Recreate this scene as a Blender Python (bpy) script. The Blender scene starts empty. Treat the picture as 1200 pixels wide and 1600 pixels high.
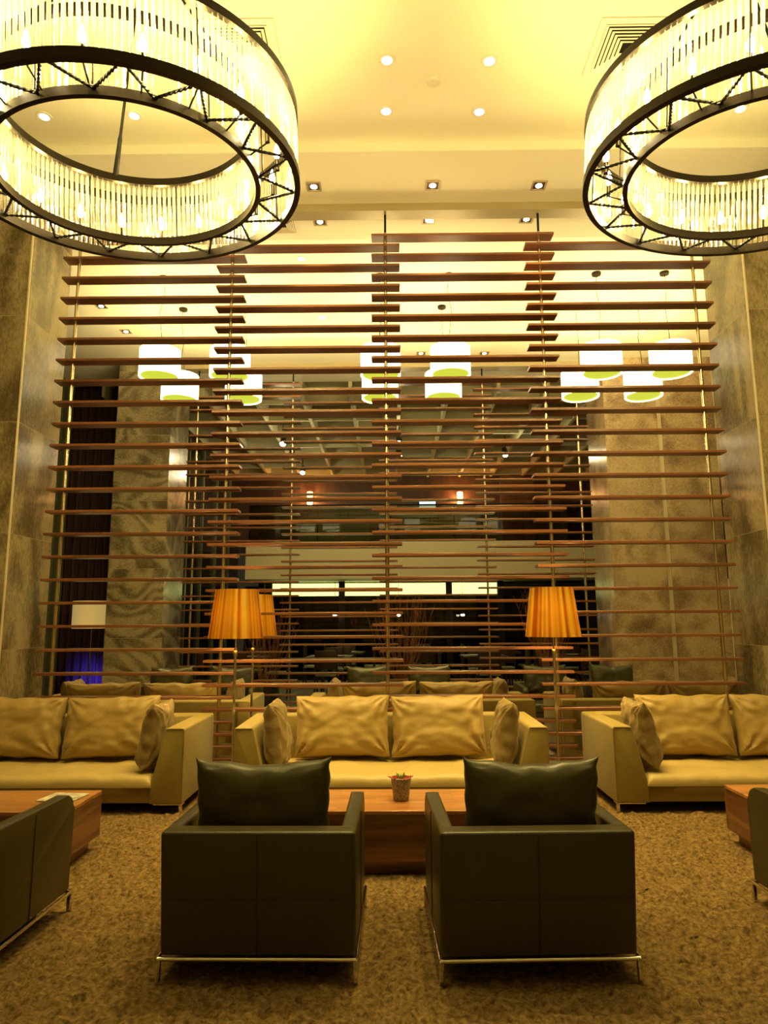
import bpy, bmesh, math, random
import numpy as np
from mathutils import Vector, Matrix, noise
R = math.radians
PI = math.pi
S = bpy.context.scene
COL = S.collection
random.seed(7)

# ------------------------------------------------------------------ camera
FPX, PITCH, YAW, ROLL, EYE = 1077.0, R(8.97), R(0.5), R(0.3), 1.4
fw = Vector((-math.sin(YAW) * math.cos(PITCH), math.cos(YAW) * math.cos(PITCH), math.sin(PITCH)))
rt = Vector((math.cos(YAW), math.sin(YAW), 0))
up = rt.cross(fw)
rt, up = rt * math.cos(ROLL) - up * math.sin(ROLL), up * math.cos(ROLL) + rt * math.sin(ROLL)
cam = bpy.data.objects.new('camera', bpy.data.cameras.new('camera'))
COL.objects.link(cam)
m3 = Matrix((rt, up, -fw)).transposed()
cam.matrix_world = Matrix.Translation((0, 0, EYE)) @ m3.to_4x4()
cam.data.sensor_fit = 'VERTICAL'
cam.data.sensor_height = 36
cam.data.lens = FPX * 36 / 1600
cam.data.clip_start = 0.02
S.camera = cam

def shown(p):
    v = Vector(p) - Vector((0, 0, EYE))
    z = v.dot(fw)
    if z < 0.1: return False
    x, y = 600 + FPX * v.dot(rt) / z, 800 - FPX * v.dot(up) / z
    return -10 < x < 1210 and -10 < y < 1610

# ------------------------------------------------------------------ materials
def new_mat(name):
    m = bpy.data.materials.new(name); m.use_nodes = True
    nt = m.node_tree
    return m, nt, nt.nodes['Principled BSDF'], nt.nodes['Material Output']

def N(nt, t, **kw):
    n = nt.nodes.new(t)
    for k, v in kw.items():
        if k in n.inputs: n.inputs[k].default_value = v
        else: setattr(n, k, v)
    return n

def mat(name, col, rough=.5, metal=0., bump=None, vary=None, coat=0., spec=.5, sheen=0., mapping=None):
    """bump=(scale, strength, distance) noise bump; vary=(scale, other colour) noise colour mix; mapping scales the object coordinates."""
    m, nt, b, out = new_mat(name)
    b.inputs['Base Color'].default_value = (*col, 1)
    b.inputs['Roughness'].default_value = rough
    b.inputs['Metallic'].default_value = metal
    b.inputs['Coat Weight'].default_value = coat
    b.inputs['Specular IOR Level'].default_value = spec
    b.inputs['Sheen Weight'].default_value = sheen
    L = nt.links.new
    tc = N(nt, 'ShaderNodeTexCoord'); mp = N(nt, 'ShaderNodeMapping')
    L(tc.outputs['Object'], mp.inputs['Vector'])
    if mapping: mp.inputs['Scale'].default_value = mapping
    if bump:
        n = N(nt, 'ShaderNodeTexNoise', Scale=bump[0], Detail=4.)
        L(mp.outputs[0], n.inputs['Vector'])
        bp = N(nt, 'ShaderNodeBump', Strength=bump[1], Distance=bump[2])
        L(n.outputs['Fac'], bp.inputs['Height']); L(bp.outputs[0], b.inputs['Normal'])
    if vary:
        n = N(nt, 'ShaderNodeTexNoise', Scale=vary[0], Detail=5., Roughness=.65)
        L(mp.outputs[0], n.inputs['Vector'])
        r = N(nt, 'ShaderNodeValToRGB')
        r.color_ramp.elements[0].position = .35; r.color_ramp.elements[1].position = .65
        r.color_ramp.elements[0].color = (*col, 1); r.color_ramp.elements[1].color = (*vary[1], 1)
        L(n.outputs['Fac'], r.inputs[0]); L(r.outputs[0], b.inputs['Base Color'])
    return m

def emit(name, col, strength):
    m, nt, b, out = new_mat(name)
    b.inputs['Base Color'].default_value = (*[min(1, c * .8) for c in col], 1)
    b.inputs['Emission Color'].default_value = (*col, 1)
    b.inputs['Emission Strength'].default_value = strength
    return m

def wood(name, c1, c2, scale, rough=.35, axis='X', coat=0., planks=None):
    m, nt, b, out = new_mat(name); L = nt.links.new
    tc = N(nt, 'ShaderNodeTexCoord'); mp = N(nt, 'ShaderNodeMapping')
    L(tc.outputs['Object'], mp.inputs[0])
    st = {'X': (.6, 9, 9), 'Y': (9, .6, 9), 'Z': (9, 9, .6)}[axis]
    mp.inputs['Scale'].default_value = [s * scale for s in st]
    info = N(nt, 'ShaderNodeObjectInfo')
    off = N(nt, 'ShaderNodeVectorMath', operation='ADD')
    mul = N(nt, 'ShaderNodeMath', operation='MULTIPLY'); mul.inputs[1].default_value = 37.
    L(info.outputs['Random'], mul.inputs[0])
    L(mp.outputs[0], off.inputs[0]); L(mul.outputs[0], off.inputs[1])
    vec = off.outputs[0]
    if planks:                                   # staggered staves of slightly different tone
        br = N(nt, 'ShaderNodeTexBrick', Scale=1.)
        br.offset = .37; br.inputs['Brick Width'].default_value = planks[0]; br.inputs['Row Height'].default_value = planks[1]
        br.inputs['Mortar Size'].default_value = .0008
        br.inputs['Color1'].default_value = (0, 0, 0, 1); br.inputs['Color2'].default_value = (1, 1, 1, 1); br.inputs['Mortar'].default_value = (.3, .3, .3, 1)
        L(tc.outputs['Object'], br.inputs['Vector'])
        o2 = N(nt, 'ShaderNodeVectorMath', operation='MULTIPLY_ADD'); o2.inputs[1].default_value = (7, 7, 7)
        L(br.outputs['Color'], o2.inputs[0]); L(vec, o2.inputs[2]); vec = o2.outputs[0]
    n = N(nt, 'ShaderNodeTexNoise', Scale=1., Detail=6., Roughness=.6, Distortion=.6)
    L(vec, n.inputs['Vector'])
    r = N(nt, 'ShaderNodeValToRGB'); e = r.color_ramp.elements
    e[0].position, e[1].position = .32, .68; e[0].color, e[1].color = (*c1, 1), (*c2, 1)
    L(n.outputs['Fac'], r.inputs[0])
    colr = r.outputs[0]
    if planks:
        mx = N(nt, 'ShaderNodeMix', data_type='RGBA', blend_type='MULTIPLY'); mx.inputs[0].default_value = .35
        L(colr, mx.inputs[6]); L(br.outputs['Color'], mx.inputs[7]); colr = mx.outputs[2]
    L(colr, b.inputs['Base Color'])
    b.inputs['Roughness'].default_value = rough; b.inputs['Coat Weight'].default_value = coat
    b.inputs['Coat Roughness'].default_value = .15
    bp = N(nt, 'ShaderNodeBump', Strength=.15, Distance=.002)
    L(n.outputs['Fac'], bp.inputs['Height']); L(bp.outputs[0], b.inputs['Normal'])
    return m

def stone(name, dark, mid, light, swirl=1.6, course=1.05, seed=0., rough=.20, bands=40., stretch=(1, 1, 1)):
    """Polished slabs with swirling sediment veins; slabs change pattern at each joint."""
    m, nt, b, out = new_mat(name); L = nt.links.new
    tc = N(nt, 'ShaderNodeTexCoord')
    sep = N(nt, 'ShaderNodeSeparateXYZ'); L(tc.outputs['Object'], sep.inputs[0])
    dv = N(nt, 'ShaderNodeMath', operation='DIVIDE'); L(sep.outputs['Z'], dv.inputs[0]); dv.inputs[1].default_value = course
    ad = N(nt, 'ShaderNodeMath', operation='ADD'); L(dv.outputs[0], ad.inputs[0]); ad.inputs[1].default_value = .9
    fl = N(nt, 'ShaderNodeMath', operation='FLOOR'); L(ad.outputs[0], fl.inputs[0])
    fr = N(nt, 'ShaderNodeMath', operation='FRACT'); L(ad.outputs[0], fr.inputs[0])
    sc = N(nt, 'ShaderNodeMath', operation='MULTIPLY_ADD'); L(fl.outputs[0], sc.inputs[0]); sc.inputs[1].default_value = 5.37; sc.inputs[2].default_value = seed
    of = N(nt, 'ShaderNodeVectorMath', operation='ADD'); L(tc.outputs['Object'], of.inputs[0]); L(sc.outputs[0], of.inputs[1])
    mp = N(nt, 'ShaderNodeMapping'); mp.inputs['Rotation'].default_value = (R(25), R(35), R(10)); mp.inputs['Scale'].default_value = stretch
    L(of.outputs[0], mp.inputs[0])
    h = N(nt, 'ShaderNodeTexNoise', Scale=swirl, Detail=2.5, Roughness=.5, Distortion=.7); L(mp.outputs[0], h.inputs['Vector'])
    hm = N(nt, 'ShaderNodeMath', operation='MULTIPLY'); L(h.outputs['Fac'], hm.inputs[0]); hm.inputs[1].default_value = bands
    hs = N(nt, 'ShaderNodeMath', operation='SINE'); L(hm.outputs[0], hs.inputs[0])
    hr = N(nt, 'ShaderNodeMapRange'); L(hs.outputs[0], hr.inputs['Value']); hr.inputs['From Min'].default_value = -1
    n1 = N(nt, 'ShaderNodeTexNoise', Scale=1.7, Detail=6., Roughness=.6, Distortion=.8); L(of.outputs[0], n1.inputs['Vector'])
    n2 = N(nt, 'ShaderNodeTexNoise', Scale=38., Detail=6., Roughness=.75); L(mp.outputs[0], n2.inputs['Vector'])
    m1 = N(nt, 'ShaderNodeMix', data_type='FLOAT'); m1.inputs[0].default_value = .72
    L(hr.outputs[0], m1.inputs[2]); L(n1.outputs['Fac'], m1.inputs[3])
    m2 = N(nt, 'ShaderNodeMix', data_type='FLOAT'); m2.inputs[0].default_value = .48
    L(m1.outputs[0], m2.inputs[2]); L(n2.outputs['Fac'], m2.inputs[3])
    r = N(nt, 'ShaderNodeValToRGB'); e = r.color_ramp.elements
    e[0].position, e[1].position = .385, .60; e[0].color, e[1].color = (*dark, 1), (*light, 1)
    k = e.new(.5); k.color = (*mid, 1)
    L(m2.outputs[0], r.inputs[0])
    gt = N(nt, 'ShaderNodeMath', operation='LESS_THAN'); L(fr.outputs[0], gt.inputs[0]); gt.inputs[1].default_value = .004
    mx = N(nt, 'ShaderNodeMix', data_type='RGBA'); L(gt.outputs[0], mx.inputs[0]); L(r.outputs[0], mx.inputs[6])
    mx.inputs[7].default_value = (light[0] * 1.05, light[1] * 1.05, light[2] * 1., 1)
    L(mx.outputs[2], b.inputs['Base Color'])
    b.inputs['Roughness'].default_value = rough; b.inputs['Specular IOR Level'].default_value = .2
    return m

M = {}
M['paint'] = mat('ceiling_paint', (.86, .83, .66), .7, bump=(60, .05, .002))
M['fascia'] = mat('cream_fascia_paint', (.80, .72, .42), .6)
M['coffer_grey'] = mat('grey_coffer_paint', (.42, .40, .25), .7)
M['stone_front'] = stone('brown_polished_stone', (.10, .075, .040), (.225, .175, .095), (.37, .295, .165), .8, seed=2., bands=34., stretch=(1, 1, .45))
M['stone_swirl'] = stone('swirled_polished_stone', (.10, .080, .050), (.235, .195, .12), (.38, .315, .195), .75, seed=11., bands=60.)
M['stone_warm'] = stone('warm_veined_stone', (.19, .13, .075), (.38, .28, .165), (.56, .44, .27), 1.2, seed=23., bands=16.)
M['joint'] = mat('cream_joint', (.72, .62, .42), .4)
M['cream_stone'] = mat('cream_marble', (.75, .68, .48), .25, vary=(2.5, (.60, .53, .36)))
M['dark_glass'] = mat('dark_glazing', (.012, .012, .010), .06)
M['green_frame'] = mat('green_grey_frame', (.13, .14, .07), .3)
M['tile'] = mat('pale_floor_tile', (.42, .39, .26), .18)
M['dark_wood'] = wood('dark_wall_wood', (.035, .014, .008), (.07, .028, .014), .5, .4, 'Z')
M['slat'] = wood('slat_wood', (.135, .048, .019), (.26, .10, .038), .7, .32, 'X', coat=.3)
M['table_top'] = wood('honey_wood_staves', (.40, .16, .05), (.64, .29, .095), .6, .3, 'X', coat=.5, planks=(.34, .042))
M['table_side'] = wood('striped_walnut', (.05, .018, .008), (.27, .108, .042), 2., .3, 'X', coat=.4)
M['table_side_y'] = wood('striped_walnut_end', (.05, .018, .008), (.27, .108, .042), 2., .3, 'Y', coat=.4)
M['sofa'] = mat('tan_sofa_fabric', (.30, .222, .052), .62, bump=(420, .12, .001), sheen=.1, vary=(6, (.27, .198, .045)))
M['cushion'] = mat('tan_cushion_fabric', (.34, .23, .062), .5, bump=(11, .25, .02), sheen=.12)
M['seat'] = mat('tan_lit_seat_fabric', (.44, .33, .115), .5, bump=(11, .25, .02), sheen=.12)  # same tan cloth; the downlight on the seats is put into this paler colour
M['bolster'] = mat('bronze_satin_fabric', (.25, .175, .06), .38, bump=(13, .4, .02), sheen=.12)
M['leather'] = mat('dark_olive_leather', (.044, .037, .011), .40, bump=(260, .10, .001))
M['pillow_leather'] = mat('dark_green_leather', (.046, .042, .013), .36, bump=(9, .25, .02))
M['seam'] = mat('dark_leather_seam', (.022, .019, .008), .5)
M['chrome'] = mat('chrome', (.80, .78, .74), .10, 1.)
M['rod'] = mat('champagne_metal', (.72, .60, .42), .25, 1.)
M['black'] = mat('black_metal', (.012, .011, .009), .35, .6)
M['bronze'] = mat('dark_bronze', (.022, .015, .008), .32, .7)
M['beam'] = mat('bronze_channel', (.42, .35, .2), .45, .2)
M['white_metal'] = mat('white_grille', (.84, .78, .64), .5)
M['lens'] = emit('lamp_lens', (1, .88, .62), 14)
M['bulb'] = emit('warm_bulb', (1, .82, .48), 130)
M['shade'] = emit('white_lamp_shade', (1, .88, .50), 2.6)
M['diffuser'] = emit('lime_diffuser', (.56, .66, .05), .8)
M['light_box'] = emit('lit_panel', (1, .92, .5), 8)
M['rug'] = mat('brown_shag', (.07, .043, .015), .95, vary=(42, (.25, .165, .065)), spec=.1)
M['curtain'] = mat('dark_plum_curtain', (.05, .022, .028), .7)
M['beige_shade'] = emit('beige_linen_shade', (.85, .60, .20), .32)
M['twig'] = mat('dry_twig', (.46, .23, .10), .7)
M['pot_dark'] = mat('dark_planter', (.03, .03, .028), .4)
M['pot_white'] = mat('white_planter', (.78, .72, .55), .4)
M['pot_stone'] = mat('pebbled_grey_pot', (.10, .10, .09), .5, bump=(95, .8, .01), vary=(95, (.42, .40, .34)))
M['red_leaf'] = mat('red_succulent', (.42, .012, .02), .4)
M['green_leaf'] = mat('green_succulent', (.35, .50, .10), .4)
M['paper'] = mat('magazine_paper', (.80, .77, .66), .4, vary=(16, (.30, .28, .22)))
M['pale_green'] = mat('pale_green_upholstery', (.28, .29, .15), .6)
M['screen'] = emit('lit_screen', (.55, .78, 1.), 1.6)
M['sconce'] = emit('amber_sconce', (1, .50, .12), 16)
M['rail_glass'] = None

def shader_glass_rods():
    m, nt, b, out = new_mat('clear_glass_rod'); L = nt.links.new
    nt.nodes.remove(b)
    lw = N(nt, 'ShaderNodeLayerWeight', Blend=.35)
    tr = N(nt, 'ShaderNodeBsdfTransparent'); tr.inputs[0].default_value = (.97, .95, .88, 1)
    tl = N(nt, 'ShaderNodeBsdfTranslucent'); tl.inputs[0].default_value = (.80, .79, .74, 1)
    gl = N(nt, 'ShaderNodeBsdfGlossy', Roughness=.12); gl.inputs[0].default_value = (.95, .93, .85, 1)
    a = N(nt, 'ShaderNodeMixShader'); a.inputs[0].default_value = .62
    L(tl.outputs[0], a.inputs[1]); L(gl.outputs[0], a.inputs[2])
    mr = N(nt, 'ShaderNodeMapRange'); mr.inputs['To Min'].default_value = .13; mr.inputs['To Max'].default_value = .88
    L(lw.outputs['Facing'], mr.inputs['Value'])
    c = N(nt, 'ShaderNodeMixShader'); L(mr.outputs[0], c.inputs[0])
    L(tr.outputs[0], c.inputs[1]); L(a.outputs[0], c.inputs[2]); L(c.outputs[0], out.inputs[0])
    return m
M['glass_rod'] = shader_glass_rods()

def shader_pane(name, tint):
    m, nt, b, out = new_mat(name); L = nt.links.new
    nt.nodes.remove(b)
    fr = N(nt, 'ShaderNodeFresnel'); fr.inputs[0].default_value = 1.5
    tr = N(nt, 'ShaderNodeBsdfTransparent'); tr.inputs[0].default_value = (*tint, 1)
    gl = N(nt, 'ShaderNodeBsdfGlossy', Roughness=.03)
    c = N(nt, 'ShaderNodeMixShader'); L(fr.outputs[0], c.inputs[0]); L(tr.outputs[0], c.inputs[1]); L(gl.outputs[0], c.inputs[2])
    L(c.outputs[0], out.inputs[0])
    return m
M['pane'] = shader_pane('grey_green_pane', (.42, .45, .34))

def shader_gold():
    m, nt, b, out = new_mat('gold_satin_foil'); L = nt.links.new
    tc = N(nt, 'ShaderNodeTexCoord')
    sp = N(nt, 'ShaderNodeSeparateXYZ'); L(tc.outputs['Object'], sp.inputs[0])
    at = N(nt, 'ShaderNodeMath', operation='ARCTAN2'); L(sp.outputs['Y'], at.inputs[0]); L(sp.outputs['X'], at.inputs[1])
    n = N(nt, 'ShaderNodeTexNoise', Scale=3.4, Detail=1.5); n.noise_dimensions = '1D'; L(at.outputs[0], n.inputs['W'])
    r = N(nt, 'ShaderNodeValToRGB'); e = r.color_ramp.elements
    e[0].position, e[1].position = .40, .60; e[0].color, e[1].color = (.50, .20, .015, 1), (1., .74, .17, 1)  # bright and dark reflection streaks painted into the gold colour
    L(n.outputs['Fac'], r.inputs[0]); L(r.outputs[0], b.inputs['Base Color'])
    tl = N(nt, 'ShaderNodeBsdfTranslucent'); L(r.outputs[0], tl.inputs[0])
    mxs = N(nt, 'ShaderNodeMixShader'); mxs.inputs[0].default_value = .30
    L(b.outputs[0], mxs.inputs[1]); L(tl.outputs[0], mxs.inputs[2]); L(mxs.outputs[0], out.inputs[0])
    b.inputs['Metallic'].default_value = 1; b.inputs['Roughness'].default_value = .3
    bp = N(nt, 'ShaderNodeBump', Strength=.6, Distance=.02); L(n.outputs['Fac'], bp.inputs['Height']); L(bp.outputs[0], b.inputs['Normal'])
    return m
M['gold'] = shader_gold()

# ------------------------------------------------------------------ mesh helpers
def obj(name, bm, m, parent=None, smooth=True, loc=None):
    me = bpy.data.meshes.new(name)
    bmesh.ops.recalc_face_normals(bm, faces=bm.faces)
    bm.to_mesh(me); bm.free()
    if smooth:
        for p in me.polygons: p.use_smooth = True
        me.set_sharp_from_angle(angle=R(40))
    if m: me.materials.append(m)
    o = bpy.data.objects.new(name, me); COL.objects.link(o)
    if parent: o.parent = parent
    if loc: o.location = loc
    return o

def add_box(bm, lo, hi, bev=0., seg=2, mx=None):
    c = [(a + b) / 2 for a, b in zip(lo, hi)]; s = [abs(b - a) for a, b in zip(lo, hi)]
    g = bmesh.ops.create_cube(bm, size=1.0)
    vs = g['verts']
    bmesh.ops.scale(bm, vec=s, verts=vs)
    if bev > 0:
        es = list({e for v in vs for e in v.link_edges})
        r = bmesh.ops.bevel(bm, geom=es, offset=min(bev, min(s) * .49), segments=seg, profile=.5, affect='EDGES')
        vs = list({v for f in r['faces'] for v in f.verts} | {v for v in vs if v.is_valid})
    bmesh.ops.translate(bm, vec=c, verts=vs)
    if mx is not None: bmesh.ops.transform(bm, matrix=mx, verts=vs)
    return vs

def box(lo, hi, bev=0., seg=2):
    bm = bmesh.new(); add_box(bm, lo, hi, bev, seg); return bm

def add_lathe(bm, prof, seg=32, center=(0, 0, 0), cap=False):
    """prof: list of (radius, z); closed when the first and last points agree."""
    rings = []
    for r, z in prof:
        rings.append([bm.verts.new((center[0] + r * math.cos(2 * PI * i / seg), center[1] + r * math.sin(2 * PI * i / seg), center[2] + z)) for i in range(seg)])
    for a, b in zip(rings, rings[1:]):
        for i in range(seg):
            j = (i + 1) % seg
            bm.faces.new((a[i], a[j], b[j], b[i]))
    if cap:
        bm.faces.new(rings[0][::-1]); bm.faces.new(rings[-1])
    return rings

def lathe(prof, seg=32, center=(0, 0, 0), cap=False):
    bm = bmesh.new(); add_lathe(bm, prof, seg, center, cap); return bm

def ring(rin, rout, z0, z1, seg=96):
    bm = bmesh.new()
    rs = add_lathe(bm, [(rin, z0), (rout, z0), (rout, z1), (rin, z1)], seg)
    a, b = rs[-1], rs[0]
    for i in range(seg):
        j = (i + 1) % seg
        bm.faces.new((a[i], a[j], b[j], b[i]))
    return bm

def add_tube(bm, pts, r0, r1=None, seg=8):
    r1 = r0 if r1 is None else r1
    pts = [Vector(p) for p in pts]; n = len(pts)
    prev = None; rings = []
    for i, p in enumerate(pts):
        t = (pts[min(i + 1, n - 1)] - pts[max(i - 1, 0)]).normalized()
        if prev is None:
            a = Vector((0, 0, 1)) if abs(t.z) < .9 else Vector((1, 0, 0))
            u = t.cross(a).normalized()
        else:
            u = (prev - t * prev.dot(t)).normalized()
        prev = u; v = t.cross(u)
        r = r0 + (r1 - r0) * i / max(1, n - 1)
        rings.append([bm.verts.new(p + (u * math.cos(2 * PI * k / seg) + v * math.sin(2 * PI * k / seg)) * r) for k in range(seg)])
    for a, b in zip(rings, rings[1:]):
        for k in range(seg):
            j = (k + 1) % seg
            bm.faces.new((a[k], a[j], b[j], b[k]))
    bm.faces.new(rings[0][::-1]); bm.faces.new(rings[-1])

def tube(pts, r0, r1=None, seg=8):
    bm = bmesh.new(); add_tube(bm, pts, r0, r1, seg); return bm

def add_prism(bm, poly, axis, a, b, bev=0.):
    """poly of 2-D points extruded along axis from a to b. axis 'y': points are (x,z); axis 'x': points are (y,z)."""
    def P(p, t): return (p[0], t, p[1]) if axis == 'y' else (t, p[0], p[1])
    v0 = [bm.verts.new(P(p, a)) for p in poly]; v1 = [bm.verts.new(P(p, b)) for p in poly]
    fs = [bm.faces.new(v0), bm.faces.new(v1[::-1])]
    n = len(poly)
    for i in range(n):
        j = (i + 1) % n
        fs.append(bm.faces.new((v0[i], v1[i], v1[j], v0[j])))
    if bev:
        es = list({e for f in fs for e in f.edges})
        bmesh.ops.bevel(bm, geom=es, offset=bev, segments=3, profile=.5, affect='EDGES')

def prism(poly, axis, a, b, bev=0.):
    bm = bmesh.new(); add_prism(bm, poly, axis, a, b, bev); return bm

def pillow(w, h, t, seed=0, pinch=.03, sag=.0, wrinkle=.010, n=30, power=4., seam=False):
    """A stuffed cushion standing in the x-z plane, its bottom at z=0, thickness along y."""
    bm = bmesh.new(); grid = {}
    for side in (1, -1):
        for i in range(n + 1):
            for j in range(n + 1):
                edge = i in (0, n) or j in (0, n)
                if edge and side == -1: grid[(-1, i, j)] = grid[(1, i, j)]; continue
                u = math.sin((i / n - .5) * PI * .98) / math.sin(.49 * PI); v = math.sin((j / n - .5) * PI * .98) / math.sin(.49 * PI)
                p = max(0., (1 - abs(u) ** power) * (1 - abs(v) ** power)) ** .5
                low = 1 - .18 * v                                           # fuller towards the bottom
                x = w / 2 * u * (1 - pinch * (1 - v * v) * abs(u) ** 3)
                z = h / 2 * (v * (1 - pinch * (1 - u * u) * abs(v) ** 3) + 1) - sag * h * (1 - u * u) * (v + 1) / 2
                q = Vector((u * 2.2 + seed * 3.1, side * 1.7, v * 2.2))
                wr = noise.noise(q) * .9 + noise.noise(q * 2.3) * .5
                for cu_, cv_, am in ((-1, -1, 1.), (1, -1, 1.), (-1, 1, .55), (1, 1, .55)):   # creases fanning out of the corners
                    du, dv = (u - cu_) * w / h, v - cv_
                    r_ = math.hypot(du, dv); th = math.atan2(dv, du)
                    wr += am * 1.5 * math.sin(th * 13 + 2.5 * noise.noise(Vector((r_ * 1.7, seed * 2 + cu_, cv_ + side)))) * math.exp(-r_ * 1.5) * min(1, r_ * 3)
                wr += .5 * math.sin(u * 16 + 3 * noise.noise(Vector((u * 2, seed, side)))) * max(0, v - .35)   # gathers under the top edge
                if seam: wr -= 1.2 * math.exp(-(u * w / .012) ** 2)
                y = side * (t / 2 * p * low + wrinkle * wr * min(1, p * 1.5))
                ez = noise.noise(Vector((u * 3 + seed, v * 3, 5.))) * .012
                grid[(side, i, j)] = bm.verts.new((x + ez * (abs(u) > .9), y, z + ez * (abs(v) > .9)))
    for side in (1, -1):
        for i in range(n):
            for j in range(n):
                f = [grid[(side, i, j)], grid[(side, i + 1, j)], grid[(side, i + 1, j + 1)], grid[(side, i, j + 1)]]
                bm.faces.new(f if side == -1 else f[::-1])
    return bm

def tag(o, label, cat, group=None, kind=None):
    o['label'] = label; o['category'] = cat
    if group: o['group'] = group
    if kind: o['kind'] = kind
    return o

def thing(name, label, cat, loc=(0, 0, 0), rz=0., group=None):
    o = bpy.data.objects.new(name, None); COL.objects.link(o)
    o.empty_display_size = .1
    o.location = loc; o.rotation_euler = (0, 0, rz)
    return tag(o, label, cat, group)

def struct(name, bm, m, smooth=False):
    o = obj(name, bm, m, smooth=smooth); o['kind'] = 'structure'; return o

def copy_tree(o, loc=None, rz=None, label=None, parent=None):
    c = o.copy(); COL.objects.link(c)
    if parent: c.parent = parent
    if loc is not None: c.location = loc
    if rz is not None: c.rotation_euler = (0, 0, rz)
    if label: c['label'] = label
    for ch in list(o.children): copy_tree(ch, parent=c)
    return c

def light(kind, name, loc, power, col, parent=None, rot=None, **kw):
    d = bpy.data.lights.new(name, kind); d.energy = power; d.color = col
    for k, v in kw.items(): setattr(d, k, v)
    o = bpy.data.objects.new(name, d); COL.objects.link(o)
    o.location = loc
    if rot: o.rotation_euler = rot
    if parent: o.parent = parent
    return o

def slab(bm, x0, x1, y0, y1, z0, z1): add_box(bm, (x0, y0, z0), (x1, y1, z1))

WARM = (1., .67, .19)
# ------------------------------------------------------------------ the setting
struct('floor', box((-7, -4, -.12), (7, 24, 0)), M['tile'])
bm = bmesh.new()
slab(bm, -7, 7, -4.1, 5.55, 5.61, 5.75)                                   # high front ceiling
struct('ceiling', bm, M['paint'])
bm = bmesh.new()
CX0, CX1, CY0, CY1 = -3.13, 3.72, 6.98, 9.60
slab(bm, -7, 7, 5.55, CY0, 5.52, 5.62); slab(bm, -7, 7, CY1, 11.5, 5.52, 5.62)
slab(bm, -7, CX0, CY0, CY1, 5.52, 5.62); slab(bm, CX1, 7, CY0, CY1, 5.52, 5.62)
slab(bm, CX0 - .1, CX1 + .1, CY0 - .1, CY1 + .1, 5.75, 5.85)
slab(bm, CX0 - .1, CX0, CY0, CY1, 5.62, 5.75); slab(bm, CX1, CX1 + .1, CY0, CY1, 5.62, 5.75)
slab(bm, CX0, CX1, CY0 - .1, CY0, 5.62, 5.75); slab(bm, CX0, CX1, CY1, CY1 + .1, 5.62, 5.75)
slab(bm, -7, 7, 11.4, 11.5, 5.62, 6.2)
struct('ceiling_low', bm, M['paint'])
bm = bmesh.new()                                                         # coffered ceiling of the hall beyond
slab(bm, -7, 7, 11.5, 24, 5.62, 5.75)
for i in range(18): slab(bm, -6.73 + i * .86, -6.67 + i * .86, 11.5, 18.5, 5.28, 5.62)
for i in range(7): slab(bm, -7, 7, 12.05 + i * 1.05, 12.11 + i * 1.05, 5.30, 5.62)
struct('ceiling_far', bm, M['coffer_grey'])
struct('wall_left', box((-6.7, -4, 0), (-6.5, 7, 5.7)), M['stone_front'])
struct('wall_right', box((6.5, -4, 0), (6.7, 7, 5.7)), M['stone_front'])
struct('wall_back', box((-6.7, -4.2, 0), (6.7, -4, 5.75)), M['fascia'])
# stone piers around the two screens
struct('wall_left_pier', box((-4.35, 6.2, 0), (-3.47, 7.0, 5.52)), M['stone_front'])
struct('wall_right_pier', box((3.41, 6.2, 0), (4.29, 7.0, 5.52)), M['stone_front'])
struct('wall_left_far_pier', box((-4.31, 10.5, 0), (-3.45, 11.45, 5.52)), M['stone_swirl'])
struct('wall_right_far_pier', box((3.38, 10.5, 0), (4.20, 11.45, 5.52)), M['stone_warm'])
struct('wall_right_far_stone', box((4.275, 10.5, 0), (5.1, 11.45, 5.52)), M['stone_warm'])
struct('trim_1', box((4.20, 10.53, 0), (4.275, 10.7, 5.52)), M['joint'])
for k, (x0, x1) in enumerate(((-3.476, -3.464), (3.404, 3.416))):         # pale arris at the near corners of the front piers
    struct('trim_%d' % (k + 2), box((x0, 6.192, 0), (x1, 6.21, 5.52)), M['joint'])
bm = bmesh.new(); slab(bm, 5.1, 5.3, 7, 11.45, 0, 2.0); slab(bm, 5.1, 5.3, 7, 11.45, 3.6, 5.52)
struct('wall_right_side', bm, M['cream_stone'])
struct('window_1', box((5.14, 7, 2.0), (5.26, 11.45, 3.6)), M['dark_glass'])
struct('window_2', box((-5.75, 7, 0), (-5.65, 11.7, 5.52)), M['dark_glass'])
bm = bmesh.new()
for y in (11.15, 11.5): slab(bm, -5.66, -5.52, y, y + .08, 0, 5.52)
struct('trim_4', bm, M['green_frame'])
struct('wall_left_far', box((-6.0, 11.9, 0), (-4.1, 12.0, 5.6)), M['dark_glass'])
# hall beyond the second screen
struct('wall_left_hall', box((-4.2, 12.0, 0), (-4.1, 18.5, 5.62)), M['dark_glass'])
bm = bmesh.new()
for y in (12.6, 13.6, 14.7, 15.9, 17.2): slab(bm, -4.1, -4.05, y, y + .07, 0, 5.2)
struct('trim_5', bm, M['green_frame'])
struct('wall_right_hall', box((6.4, 11.5, 0), (6.6, 24, 5.62)), M['fascia'])
struct('wall_far', box((-4.2, 18.5, 3.25), (6.6, 18.7, 5.62)), M['dark_wood'])
struct('wall_far_upper', box((3.0, 18.40, 3.25), (3.9, 18.5, 5.28)), M['table_side'])
struct('trim_6', box((-3.35, 15.9, 2.36), (6.4, 18.5, 3.22)), M['fascia'])      # front edge and floor of the upper gallery
struct('wall_far_lower', box((-4.2, 20.0, 0), (6.6, 20.1, 2.4)), M['dark_glass'])
bm = bmesh.new()
for x in (-3.25, -1.27, 1.36, 2.62): slab(bm, x, x + .15, 17.0, 17.12, 0, 2.36)
slab(bm, -3.3, 6.4, 17.0, 17.1, 0, .08)
struct('window_3', bm, M['bronze'])
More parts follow.
